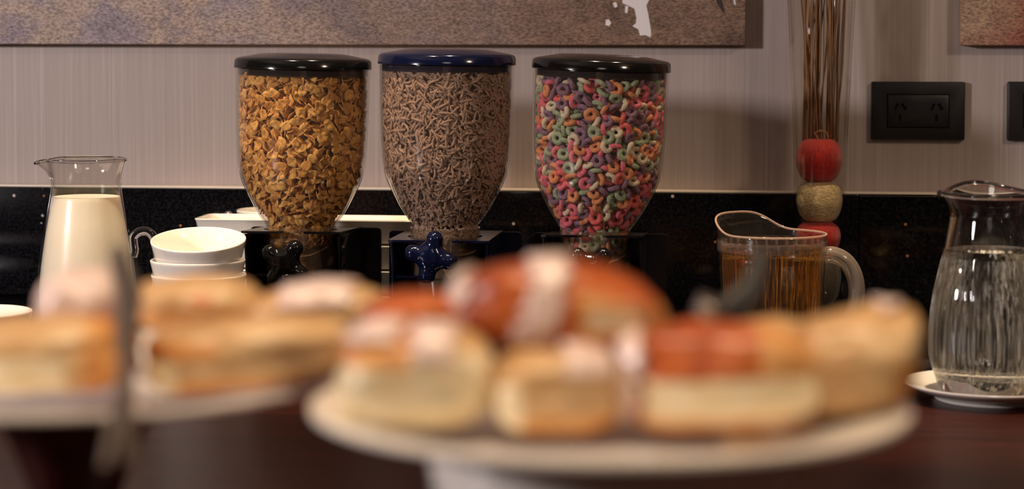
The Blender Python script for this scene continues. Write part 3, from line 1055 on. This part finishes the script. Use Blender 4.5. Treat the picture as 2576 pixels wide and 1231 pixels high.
lab = ['white cup at the bottom of the stack beside the milk carafe', 'second white cup from the bottom of the stack beside the milk carafe',
       'third white cup in the stack, just under the tilted one', 'topmost white cup, tilted towards us, on the stack beside the milk carafe']
z3 = zm(655, dcup) - .0672
step = .0205
back = YAW + PI / 2
cup((cc.x, cc.y, Z0), lab[0], 'cups stacked beside the milk carafe', back)
cup((cc.x + .001, cc.y, Z0 + z3 / 2), lab[1], 'cups stacked beside the milk carafe', back + .25)
cup((cc.x, cc.y, Z0 + z3), lab[2], 'cups stacked beside the milk carafe', back - .1)
cup((cc.x, cc.y + .009, Z0 + zt + .0015), lab[3], 'cups stacked beside the milk carafe', back + .1, (R(10), YAW))
pl = at_depth(-52, 785, 2.06)
cup((pl.x, pl.y, Z0), 'low white cup cut off by the left picture edge', None, back)
pb = at_y(688, 527, 2.576)
zb = pb.z - .0672 * .9 - Z0
for k in range(3):
    cup((pb.x, pb.y, Z0 + zb * k / 2), ['white cup at the bottom of the pile behind the white dishes', 'white cup halfway up the pile behind the white dishes',
        'white cup whose rim shows above the white dishes'][k], 'cups piled behind the dispensers', back - .3 * k, None, .9)

# ------------------------------------------------------------------ stacked rectangular dishes
def dish_mesh(w_, d_, h_):
    def rr(x, y, r, n=5):
        pts = []
        for cx, cy, a0 in ((x - r, y - r, 0), (-x + r, y - r, PI / 2), (-x + r, -y + r, PI), (x - r, -y + r, 1.5 * PI)):
            for i in range(n + 1):
                a = a0 + i / n * PI / 2; pts.append((cx + r * math.cos(a), cy + r * math.sin(a)))
        return pts
    X, Y = w_ / 2, d_ / 2
    levels = [(X - .012, Y - .012, .008, 0), (X - .006, Y - .006, .012, .002), (X - .001, Y - .001, .012, h_ - .003), (X, Y, .012, h_ - .001), (X - .001, Y - .001, .011, h_),
              (X - .004, Y - .004, .009, h_), (X - .005, Y - .005, .009, h_ - .001), (X - .010, Y - .010, .008, .006), (X - .014, Y - .014, .006, .004)]
    v, f = [], []
    for (x, y, r, z_) in levels:
        for p in rr(x, y, r): v.append((p[0], p[1], z_))
    n_ = 24
    for i in range(len(levels) - 1):
        for k in range(n_):
            f.append((i * n_ + k, i * n_ + (k + 1) % n_, (i + 1) * n_ + (k + 1) % n_, (i + 1) * n_ + k))
    f.append(tuple(range(n_))[::-1]); f.append(tuple((len(levels) - 1) * n_ + k for k in range(n_)))
    return pydata('dish', v, f)
YD = 2.448
dl, dr = at_y(484, 550, YD), at_y(1062, 550, YD)
DZ = (at_y(770, 553, YD).z - Z0)
nd = 4; hd = DZ / nd
DM = dish_mesh(dr.x - dl.x, .078, hd - .0006)
wh = ['lowest', 'second lowest', 'third', 'topmost']
for k in range(nd):
    o = link('serving_dish', DM if k == 0 else DM, M['ceramic'] if k == 0 else [], None, ((dl.x + dr.x) / 2, YD + .039, Z0 + k * hd + .0003), angle=40)
    tag(o, wh[k] + ' long white dish in the stack behind the dispensers', 'dish', 'white dishes stacked behind the dispensers')

# chrome sugar pot (its round knob shows left of the dishes' cup) and a teaspoon by the cups
pk = at_y(575, 532, 2.622)
sp = thing('sugar_pot', 'small steel sugar pot whose round knob shows above the white dishes', 'sugar pot', (pk.x, 2.622, Z0))
hz = pk.z - Z0
link('pot_body', lathe('pot_body', smooth_prof([(.016, 0), (.018, .004), (.020, .03), (.020, hz - .036)], 4) + [(.0185, hz - .036), (.0175, .006), (0, .004)], 40), M['chrome'], sp)
link('pot_lid', lathe('pot_lid', [(.0205, hz - .035), (.0205, hz - .032), (.017, hz - .022), (.010, hz - .014), (.004, hz - .011), (0, hz - .011)], 40), M['chrome'], sp)
link('knob', lathe('knob', [(0, hz - .0115)] + [(.0068 * math.sin(a), hz - .0062 - .0068 * math.cos(a)) for a in np.linspace(.6, PI - .01, 10)] + [(0, hz + .0006)], 24), M['chrome'], sp)

# ------------------------------------------------------------------ amber pitcher
dj = 2.30; sj = dj / F
c = at_depth(1941, 870, dj); c.z = Z0
pit = thing('pitcher', 'clear plastic pitcher of amber juice with a high pouring lip', 'pitcher', c)
zr = zm(588, dj)
SPD = YAW + R(130)                         # highest part of the lip: back left
def pit_def(rib):
    def d(t, r, z):
        a = (t - SPD + PI) % (2 * PI) - PI
        k = max(0.0, min(1.0, (z - (zr - .012)) / .012))
        hgt = math.exp(-(abs(a) / (.85 if a < 0 else 1.05)) ** 4)
        out = math.exp(-((a - .80) / .34) ** 2) * .0032 * k * k
        rr = r + out
        if rib and z < zr - .016:
            rr += rib * (abs(math.cos(22 * t)) + .6 * abs(math.cos(15 * t + 1.0)))
        return (rr * math.cos(t), rr * math.sin(t), z + .0200 * hgt * k)
    return d
def juice_def(t, r, z):
    rr = r + (.0005 * (abs(math.cos(22 * t)) + .7 * abs(math.cos(15 * t + 1.0)) - 1) if r > .04 else 0)
    return (rr * math.cos(t), rr * math.sin(t), z)
po = [(.0500, .0005), (.0525, .002), (.0535, .008)] + [(.0535 + .0045 * q, .008 + (zr - .028) * q) for q in np.linspace(.1, 1, 8)] + [(.0592, zr - .0185), (.0594, zr - .012), (.0594, zr - .009), (.0595, zr - .006), (.0595, zr - .003), (.0596, zr)]
link('pitcher_body', lathe('pitcher_body', vessel(po, .0026, .005), 176, pit_def(.00022)), M['pitcher'], pit, angle=60)
zj = zm(617, dj)
ji = [(r - .0029, z) for r, z in po if .006 < z < zj - .001]
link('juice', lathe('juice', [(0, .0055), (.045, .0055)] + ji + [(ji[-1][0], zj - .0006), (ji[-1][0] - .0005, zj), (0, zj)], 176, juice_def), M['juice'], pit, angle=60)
rimp = [pit_def(0)(2 * PI * i / 120, .0586, zr) for i in range(120)]
link('rolled_rim', tube('rolled_rim', rimp + [rimp[0]], .0012, 8, False), M['rim_plastic'], pit)
# inner ledge with short vertical flutes under the rim
for k in range(30):
    t_ = 2 * PI * k / 30
    if True:
        me = tube('flute', [(.0555 * math.cos(t_), .0555 * math.sin(t_), zr - .0185), (.0557 * math.cos(t_), .0557 * math.sin(t_), zr - .0085)], [.0012, .0019], 8)
        link('flute', me, M['frosted'], pit)
link('collar', lathe('collar', [(.0598, zr - .0188), (.0600, zr - .0180), (.0601, zr - .008), (.0600, zr - .0072), (.0597, zr - .0072)], 120), M['frosted'], pit)
hpts = [(2055, 645), (2075, 641), (2098, 642), (2123, 655), (2142, 680), (2152, 712), (2153, 745), (2146, 785), (2130, 825), (2100, 850), (2058, 858)]
hs = smooth_prof([((px - 1941) * sj, zm(py, dj)) for px, py in hpts], 4)
HA = YAW - .05
link('handle', tube('handle', [(x * math.cos(HA), x * math.sin(HA), z_) for x, z_ in hs], .0092, 16), M['handle_plastic'], pit)
link('handle_core', tube('handle_core', [(x * math.cos(HA), x * math.sin(HA), z_) for x, z_ in hs], .0052, 12), M['glass'], pit)

# ------------------------------------------------------------------ vase with woven apples and reeds
YV = 2.575
c = at_y(2060, 810, YV); c.z = Z0
va = thing('glass_vase', 'tall slim clear glass vase holding woven apples and brown reeds', 'vase', c)
dv = (c - CAM).dot(FWD); sv = dv / F
def zv(py): return .334 - (py - HORIZON) * dv / F
vh = zv(-150)
vo = smooth_prof([(58 * sv, .0005), (62 * sv, .003), (63 * sv, .10), (64 * sv, zv(480)), (70 * sv, zv(300)), (85 * sv, zv(0)), (96 * sv, vh)], 5)
link('vase_body', lathe('vase_body', vessel(vo, .0028, .014), 64), M['vase_glass'], va, angle=60)

def apple(px, py_top, py_bot, w_px, label, mat, stem, rot=(0, 0, 0)):
    zt_, zb_ = zv(py_top), zv(py_bot)
    q = at_y(px, 500, YV)
    h = zt_ - zb_; rx = w_px / 2 * sv
    t = thing('woven_apple', label, 'decorative ball', (q.x, YV, Z0 + zb_), rot, 'woven apples in the vase')
    pr = [(0, h * .07), (rx * .25, h * .02), (rx * .55, h * .0), (rx * .82, h * .14), (rx * .97, h * .38), (rx, h * .60), (rx * .90, h * .82), (rx * .62, h * .98), (rx * .30, h * .99), (rx * .10, h * .93), (0, h * .89)]
    def wob(tt, r, z): 
        k = 1 + .018 * math.sin(7 * tt + 1) + .012 * math.sin(17 * tt)
        return (r * k * math.cos(tt), r * k * math.sin(tt), z)
    pp = smooth_prof(pr, 4); pp[0] = (0, pp[0][1]); pp[-1] = (0, pp[-1][1])
    pp = [(max(r, 0), z) for r, z in pp]
    link('fibre_body', lathe('fibre_body', pp, 64, wob), mat, t)
    if stem:
        link('stem', tube('stem', [(0, 0, h * .88), (-.002, 0, h * 1.03), (-.005, 0, h * 1.14), (.002, 0, h * 1.20), (.009, 0, h * 1.15), (.011, 0, h * 1.03)], [.0022, .0018, .0014, .0014, .0012, .0008], 8), M['twig'], t)
    return t
apple(2059, 349, 455, 116, 'shiny red woven apple with a twig stem, topmost in the vase', M['red_fibre'], True)
apple(2061, 455.5, 557, 114, 'gold straw woven ball under the top red apple', M['gold_fibre'], False)
apple(2058, 557.5, 640, 112, 'red woven apple half hidden behind the amber pitcher', M['red_fibre'], False)
apple(2060, 640.5, 768, 112, 'dark brown woven ball lowest in the vase behind the pitcher handle', M['brown_fibre'], False)

vr = random.Random(3)
for k in range(62):
    clump = vr.random() < .62
    yo = YV + vr.uniform(.004, .020) * (1 if clump else .9)
    bx = vr.uniform(2018, 2072) if clump else vr.uniform(2078, 2108)
    tx = bx + (vr.gauss(2, 16) if clump else vr.gauss(10, 12))
    tx = max(1996, min(2142, tx))
    mid = (bx + tx) / 2 + vr.uniform(-5, 5)
    base = at_y(2035 + (bx - 2060) * .5, 640, YV + .0235 if clump else YV + .0225)
    p0 = at_y(bx, 345, yo + .004); p1 = at_y(mid, 170, yo); p2 = at_y(tx, 0, yo); p3 = at_y(tx + (tx - bx) * .5, -210, yo)
    dark = vr.random() < .45
    # below the top apple the reed slips down behind the stack, along the glass
    q0 = Vector((at_y(2030 + (bx - 2030) * .75, 470, 0.0 + YV + .026).x, YV + .026, at_y(2060, 420, YV).z))
    ang = vr.uniform(PI * .22, PI * .78)
    o = link('dry_reed', tube('dry_reed', [p0 + Vector((0, .003, -.012)), p0, p1, p2, p3], [.0006, .0007, .0007, .0006, .0005] if vr.random() < .75 else [.0010, .0011, .0010, .0009, .0007], 6), M['twig_dark'] if dark else M['twig'])
    tag(o, ('dark brown' if dark else 'light brown') + ' dry reed rising from the glass vase', 'reed', ('dark' if dark else 'light') + ' reeds in the vase')

# ------------------------------------------------------------------ water jug on a saucer
dw = 1.95; sw_ = dw / F
c = at_depth(2490, 985, dw); c.z = Z0
sa = lathe('saucer', [(0, .004)] + smooth_prof([(.040, .0035), (.046, 0.0), (.050, .0), (.053, .004), (.064, .0075), (.0780, .0135)], 4)
           + [(.0792, .0150), (.0788, .0162), (.0770, .0160), (.062, .0105), (.048, .0075), (0, .0070)], 96)
so = tag(link('saucer', sa, M['ceramic'], None, c), 'white saucer under the water jug at the right', 'saucer')
cj = Vector((c.x, c.y, Z0 + .0072))
jug = thing('water_jug', 'heavy clear glass jug of water with a wavy rim standing on a saucer', 'jug', cj)
def zw(py): return .334 - .0072 - (py - HORIZON) * dw / F
wo = smooth_prof([(118 * sw_, .0005), (126 * sw_, .002), (146 * sw_, zw(925)), (153 * sw_, zw(875)), (150 * sw_, zw(800)), (142 * sw_, zw(740)), (129 * sw_, zw(680)),
                  (116 * sw_, zw(618)), (106 * sw_, zw(565)), (103 * sw_, zw(540)), (107 * sw_, zw(515)), (116 * sw_, zw(488))], 6)
WS = YAW + PI + .12
def jug_def(t, r, z):
    a = (t - WS + PI) % (2 * PI) - PI
    k = max(0.0, min(1.0, (z - zw(545)) / (zw(488) - zw(545))))
    k = k * k
    g = math.exp(-(a / .22) ** 2) * k
    b = (t - YAW - R(100) + PI) % (2 * PI) - PI
    wave = .0078 * math.exp(-(b / .75) ** 2) * k
    rr = r + .0075 * g - .0012 * math.exp(-((abs(a) - .45) / .2) ** 2) * k
    if zw(935) < z < zw(630) and r > .03:
        fade = min(1, (z - zw(935)) / .02, (zw(630) - z) / .015)
        rr += fade * .00034 * (math.sin(31 * t) + .8 * math.sin(47 * t + .7) + .5 * math.sin(73 * t + 2))
    return (rr * math.cos(t), rr * math.sin(t), z + .0015 * g + wave)
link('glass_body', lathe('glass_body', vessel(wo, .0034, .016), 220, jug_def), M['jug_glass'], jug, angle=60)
zwt = zw(627)
wi = [(r - .0031, z) for r, z in wo if .0175 < z < zwt - .0005]
link('water', lathe('water', [(0, .0158), (wi[0][0] - .004, .0158)] + wi + [(wi[-1][0] - .0003, zwt), (0, zwt)], 220, jug_def), M['water'], jug, angle=60)
rim = []
for i in range(72):
    t_ = 2 * PI * i / 72
    rim.append(jug_def(t_, 115 * sw_, zw(488)))
rim.append(rim[0])
link('rolled_rim', tube('rolled_rim', rim, .0027, 10, False), M['glass'], jug)
ha = YAW - .2
hs = smooth_prof([(112, 520), (150, 512), (185, 545), (196, 620), (188, 700), (165, 760), (143, 775)], 5)
link('handle', tube('handle', [(x * sw_ * math.cos(ha), x * sw_ * math.sin(ha), zw(y_)) for x, y_ in hs], .0058, 12), M['glass'], jug)

# ------------------------------------------------------------------ cake stands in the foreground
def plate_prof(r, zr_):
    return [(0, zr_ - 0.0105)] + smooth_prof([(r * .55, zr_ - 0.0103), (r * .66, zr_ - 0.0087), (r * .80, zr_ - 0.0056), (r * .985, zr_ - 0.0021)], 4) + \
           [(r, zr_ - .0008), (r * .998, zr_ + .0008), (r * .985, zr_ + .0010), (r * .80, zr_ - 0.0028), (r * .68, zr_ - 0.0063), (r * .60, zr_ - 0.0073), (0, zr_ - 0.0075)]
D1 = 0.70
p = at_depth(1532, 1018, D1); z1 = p.z - Z0
st1 = thing('cake_stand', 'white pedestal plate piled with glazed pastries, nearest to us', 'cake stand', (p.x, p.y, Z0))
link('plate', lathe('plate', plate_prof(.0998, z1), 96), M['ceramic'], st1)
link('pedestal', lathe('pedestal', [(0, z1 - .0107)] + smooth_prof([(.0615, z1 - .0107), (.059, z1 - .030), (.056, z1 - .07), (.059, .03), (.072, .006), (.074, 0)], 5) + [(0, .0)], 72), M['ceramic'], st1)
PL1 = Vector((p.x, p.y, p.z))
D2 = 0.805
p = at_depth(190, 930, D2); z2 = p.z - Z0
st2 = thing('cake_stand', 'white plate on a dark column piled with pale pastries, behind the tongs', 'cake stand', (p.x, p.y, Z0))
link('plate', lathe('plate', plate_prof(.105, z2), 96), M['ceramic'], st2)
link('pedestal', lathe('pedestal', [(0, z2 - .0107)] + smooth_prof([(.036, z2 - .0107), (.024, z2 - .030), (.015, z2 - .07), (.018, .03), (.056, .006), (.060, 0)], 5) + [(0, .0)], 56), M['wood'], st2)
PL2 = Vector((p.x, p.y, p.z))

# ---- pastries
def pastry(name, label, px, py, d, wpx, hpx, dep, mats, pred, rz=0.0, ry=0.0, rx=0.0, power=2.6, ridges=0, tip=0.0, seed=0, icing=None, bend=0.0, group=None):
    d *= 0.70; dep *= 0.70
    c = at_depth(px, py, d)
    s = d / F
    a, b, h = wpx * s / 2, dep / 2, hpx * s / 2
    bm = bmesh.new()
    bmesh.ops.create_icosphere(bm, subdivisions=5, radius=1.0)
    for v in bm.verts:
        x, y, z = v.co
        n_ = (abs(x) ** power + abs(y) ** power + abs(z) ** power) ** (1 / power)
        x, y, z = x / n_, y / n_, z / n_
        q = 1 + .10 * mnoise.noise(Vector((x * 1.7 + seed * 3.1, y * 1.7, z * 1.7))) + .035 * mnoise.noise(Vector((x * 5 + seed, y * 5, z * 5)))
        if ridges:
            q *= 1 + .05 * (abs(math.sin(ridges * x * 1.5 + z * .7)) - .5)
        x, y, z = x * q, y * q, z * q
        if tip: z += tip * max(0, x) ** 2
        if z < -.8: z = -.8 - (abs(z) - .8) * .3
        v.co = Vector((x * a, y * b, z * h + bend * x * x * h))
    bmesh.ops.recalc_face_normals(bm, faces=bm.faces)
    for fc in bm.faces:
        m_ = fc.calc_center_median()
        fc.material_index = pred(m_.x / a, m_.y / b, m_.z / h)
    ice = None
    if icing:
        ice = bmesh.new()
        vm = {}
        thick = .0016
        for fc in bm.faces:
            m_ = fc.calc_center_median()
            wob = .12 * mnoise.noise(Vector((m_.x / a * 4 + seed, m_.y / b * 4, m_.z / h * 4)))
            if not icing(m_.x / a + wob, m_.y / b + wob, m_.z / h): continue
            vs_ = []
            for v in fc.verts:
                if v.index not in vm: vm[v.index] = ice.verts.new(v.co + v.normal * thick * .25)
                vs_.append(vm[v.index])
            ice.faces.new(vs_)
        if len(ice.faces):
            bm.normal_update(); ice.normal_update()
            r_ = bmesh.ops.extrude_face_region(ice, geom=list(ice.faces))
            for e in r_['geom']:
                if isinstance(e, bmesh.types.BMVert): e.co += e.normal * thick
    base = thing(name, label, 'pastry', c, (rx, ry, YAW + rz), group)
    me = bpy.data.meshes.new('crust'); bm.to_mesh(me); bm.free()
    link('crust', me, mats, base, angle=0)
    if ice is not None:
        link('icing', to_mesh(ice, 'icing'), M['icing'], base, angle=0)
    return base

CD, CG, CP, CR = M['crust_dark'], M['crust'], M['crust_pale'], M['crumb']
G1, G2 = 'pastries on the front stand', 'pastries on the left stand'
pastry('glazed_roll', 'dark glazed roll with a broad white icing band, topmost on the front stand', 1405, 775, 1.00, 570, 235, .062, [CD, CG, CR],
       lambda x, y, z: (2 if .25 < x < .75 and -.25 < z < .2 else 1) if (x > .16 and y < .5 and -.6 < z < .50 - .2 * x) else 0, ry=R(6), seed=1, ridges=2,
       icing=lambda x, y, z: -.34 < x - .06 * z < -.02 or (x < -.80 and -.1 < z < .5), power=2.2, bend=-.18, group=G1)
pastry('glazed_roll', 'small chestnut roll tucked behind the left side of the front pile', 1050, 800, 1.055, 300, 130, .05, [CD, CG], lambda x, y, z: 0, seed=2, power=2.3, group=G1)
pastry('iced_bun', 'cream-coloured cut bun at the left of the front stand', 1050, 950, .975, 400, 265, .062, [CR, CG, CP],
       lambda x, y, z: 1 if (z > .35 and x < -.05) else (2 if z > .6 else 0), seed=3, power=3.0,
       icing=lambda x, y, z: (z > .45 and .0 < x < .5 and y < .3) or (z > .75 and x < -.2), group=G1)
pastry('iced_bun', 'tan bun with a dab of pink icing, under the dark roll', 1400, 985, .965, 330, 215, .055, [CP, CG, CR],
       lambda x, y, z: 2 if (x < -.55 and z < .3) else (1 if z < -.4 else 0), seed=4, power=3.0,
       icing=lambda x, y, z: z > .55 and .15 < x < .75 and y < .35, group=G1)
pastry('glazed_roll', 'orange-brown split roll with a curved icing stripe, right of centre', 1800, 950, .965, 500, 275, .060, [CD, CG, CR],
       lambda x, y, z: 2 if (y < .2 and -.62 < z < .12 and x > -.75) else (1 if z < -.6 or x > .4 else 0), seed=5, power=2.8, ry=R(-1),
       icing=lambda x, y, z: -1.0 < x + .30 * z * z - .22 * max(z, 0) * 1.2 < -.80, group=G1)
pastry('pastry_twist', 'tan twisted pastry with an upturned tip at the right of the front stand', 2140, 920, 1.0, 370, 270, .065, [CP, CG, CR],
       lambda x, y, z: 1 if (x > .45 and z < .2) else 0, seed=6, power=2.3, tip=.5, ry=R(-6), ridges=2,
       icing=lambda x, y, z: .45 < x < .75 and z > .95, group=G1)
pastry('pastry_twist', 'golden twist hidden at the back right of the front stand', 1950, 900, 1.06, 330, 190, .05, [CP, CG], lambda x, y, z: 0, seed=12, power=2.3, ridges=2, group=G1)
# left stand
pastry('iced_bun', 'pale bun at the left end of the left stand', 130, 890, 1.09, 450, 190, .07, [CP, CR, CG],
       lambda x, y, z: 1 if (z < .1 and x < .3) else (2 if x > .45 else 0), seed=7, power=2.6, group=G2)
pastry('iced_bun', 'long tan roll with a cream cut end on the left stand', 620, 890, 1.10, 510, 185, .065, [CP, CR, CG],
       lambda x, y, z: 1 if x < -.62 and z < .15 else (2 if z < -.45 or (.2 < z < .6 and x < -.2) else 0), seed=8, power=3.0, ry=R(-5), group=G2)
pastry('iced_bun', 'tan roll topped with white icing at the back of the left stand', 800, 785, 1.19, 340, 135, .06, [CP, CG],
       lambda x, y, z: 1 if z < -.3 else 0, seed=9, power=2.6, ry=R(-4), icing=lambda x, y, z: z > .35 and -.45 < x < .55, group=G2)
pastry('iced_bun', 'golden bun with a dark baked spot, behind the long roll', 500, 765, 1.20, 340, 140, .06, [CP, CG, CD],
       lambda x, y, z: 2 if (x - .15) ** 2 + (z - .35) ** 2 < .03 and y < 0 else (1 if z < 0 else 0), seed=10, power=2.4, group=G2)
pastry('iced_bun', 'white iced bun just left of the tongs', 225, 765, 1.13, 230, 150, .055, [CP, CG], lambda x, y, z: 1 if z < -.3 else 0, seed=11, power=2.4,
       icing=lambda x, y, z: z > -.45, group=G2)

# ------------------------------------------------------------------ tongs
def tongs(label, pts_a, pts_b, wid, mat=None):
    base = Vector(pts_a[0])
    t = thing('serving_tongs', label, 'tongs', base)
    for pts in (pts_a, pts_b):
        link('tong_arm', tube('tong_arm', [Vector(p) - base for p in pts], wid, 10), mat or M['tong_steel'], t)
    return t
def pts_of(l, d): return [at_depth(px, py, d + dd) for (px, py, dd) in l]
tongs('steel serving tongs lying over the front rim of the left stand',
      [at_depth(x, y, d * .7) for x, y, d in ((262, 1185, .93), (285, 1080, .96), (308, 980, 1.0), (322, 860, 1.05), (330, 740, 1.10), (298, 630, 1.14))],
      [at_depth(x, y, d * .7) for x, y, d in ((318, 1170, .93), (322, 1080, .96), (322, 980, 1.0), (312, 860, 1.05), (312, 740, 1.10), (292, 630, 1.14))],
      [.0019, .0022, .0022, .0032, .0040, .0022])
t2 = tongs('dark-handled tongs resting behind the front pastries before the amber pitcher',
      [at_depth(x, y, d * .7) for x, y, d in ((1800, 800, 1.12), (1840, 765, 1.12), (1880, 725, 1.13), (1905, 680, 1.14), (1915, 635, 1.15))],
      [at_depth(x, y, d * .7) for x, y, d in ((1815, 825, 1.12), (1860, 785, 1.12), (1895, 735, 1.13), (1912, 680, 1.14), (1915, 635, 1.15))],
      [.0039, .0040, .0036, .0033, .0026], M['tong_dark'])
b0 = at_depth(1800, 800, .784)
link('tong_tip', tube('tong_tip', [at_depth(x, y, .784) - b0 for x, y in ((1800, 800), (1785, 788), (1768, 780), (1752, 792))], [.0035, .0063, .0067, .0028], 12), M['tong_steel'], t2)
